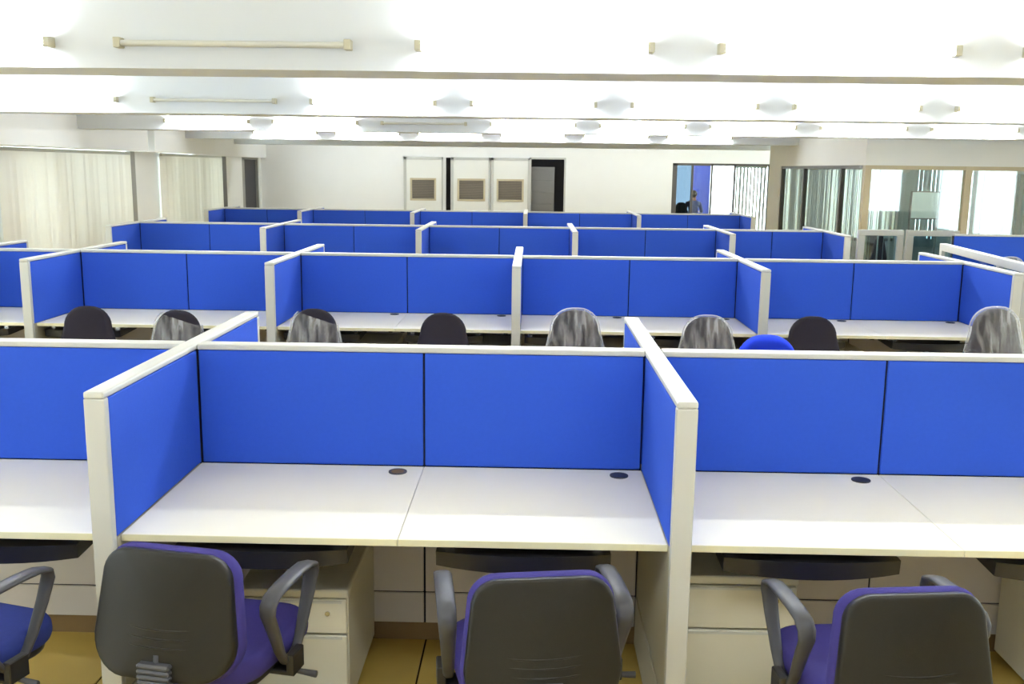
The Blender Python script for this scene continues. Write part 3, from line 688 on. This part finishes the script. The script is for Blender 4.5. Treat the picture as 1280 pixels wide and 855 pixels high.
# ---------------------------------------------------------------- seated person beyond the back glazing
tall_chair('dark empty chair beside the seated person behind back glazing', 'trousers', 4.24, 28.3, 1.04, R(8), group=None)
st = empty('stool', 'low round stool under the seated person behind the back glazing', 'stool', (4.64, 28.25, 0))
part('seat', cyl_mesh((0, 0, 0.35), 0.17, 0.05, 20), 'trousers', st)
for k in range(4):
    a = R(45 + 90 * k); part('leg', tube_mesh([(0.17 * math.cos(a), 0.17 * math.sin(a), 0), (0.11 * math.cos(a), 0.11 * math.sin(a), 0.35)], 0.014, 8), 'black', st)
def person(loc, rz):
    o = empty('person', 'person in grey blue shirt seated with back to us behind back glazing', 'person', loc, rz)
    V, E, Rr = [], [], []
    def v(p, r, parent=None):
        V.append(p); Rr.append(r); i = len(V) - 1
        if parent is not None: E.append((parent, i))
        return i
    pel = v((0, 0, 0.56), 0.15); wa = v((0, -0.01, 0.72), 0.13, pel); ch = v((0, -0.01, 0.90), 0.15, wa); up = v((0, 0, 1.02), 0.12, ch)
    nk = v((0, 0.01, 1.10), 0.055, up); ja = v((0, 0.03, 1.18), 0.075, nk); sk = v((0, 0.02, 1.27), 0.088, ja); tp = v((0, 0.02, 1.33), 0.06, sk)
    v((0, 0.115, 1.215), 0.018, ja)
    for s in (-1, 1):
        v((s * 0.09, 0.02, 1.225), 0.016, sk)
        sh = v((s * 0.18, 0, 1.0), 0.065, up); el = v((s * 0.25, 0.08, 0.76), 0.048, sh); wr = v((s * 0.19, 0.30, 0.76), 0.03, el); pa = v((s * 0.17, 0.37, 0.76), 0.034, wr)
        for f in range(4):
            kx = s * (0.145 + 0.018 * f); ln = (0.06, 0.075, 0.08, 0.065)[f]
            a = v((kx, 0.40, 0.762), 0.009, pa); b_ = v((kx, 0.40 + ln * 0.6, 0.765), 0.009, a); v((kx, 0.40 + ln, 0.752), 0.008, b_)
        t0 = v((s * 0.135, 0.355, 0.765), 0.011, pa); v((s * 0.115, 0.39, 0.765), 0.009, t0)
        hp = v((s * 0.10, 0.03, 0.54), 0.085, pel); kn = v((s * 0.13, 0.44, 0.52), 0.06, hp); an = v((s * 0.13, 0.46, 0.10), 0.042, kn); v((s * 0.13, 0.60, 0.045), 0.035, an)
    me = bpy.data.meshes.new('body'); me.from_pydata(V, E, [])
    b = bpy.data.objects.new('body', me); col.objects.link(b); b.parent = o
    md = b.modifiers.new('skin', 'SKIN'); md.use_smooth_shade = True
    for i, sv in enumerate(me.skin_vertices[0].data): sv.radius = (Rr[i], Rr[i]); sv.use_root = (i == 0)
    b.modifiers.new('sub', 'SUBSURF').levels = 1; b.modifiers['sub'].render_levels = 1
    # bake to one mesh so that skin, shirt and trousers can be told apart
    dg = bpy.context.evaluated_depsgraph_get(); ev = bpy.data.meshes.new_from_object(b.evaluated_get(dg))
    b.modifiers.clear(); b.data = ev
    ev.materials.clear()
    for m in ('skin', 'shirt', 'trousers'): ev.materials.append(M[m])
    for p in ev.polygons:
        c = p.center; p.use_smooth = True
        p.material_index = 0 if c.z > 1.085 or (c.y > 0.27 and c.z > 0.68) else (1 if c.z > 0.60 else 2)
    hb = bmesh.new(); bmesh.ops.create_uvsphere(hb, u_segments=18, v_segments=12, radius=0.112)
    for q in hb.verts: q.co = Vector((q.co.x * 0.92, q.co.y * 1.05, q.co.z * 1.0))
    bmesh.ops.bisect_plane(hb, geom=hb.verts[:] + hb.edges[:] + hb.faces[:], plane_co=(0, 0.035, 0), plane_no=(0, 1, -0.6), clear_outer=True)
    part('hair', finish(hb, smooth=True), 'hair', o, (0, 0.02, 1.275))
person((4.64, 28.25, -0.005), R(-10))
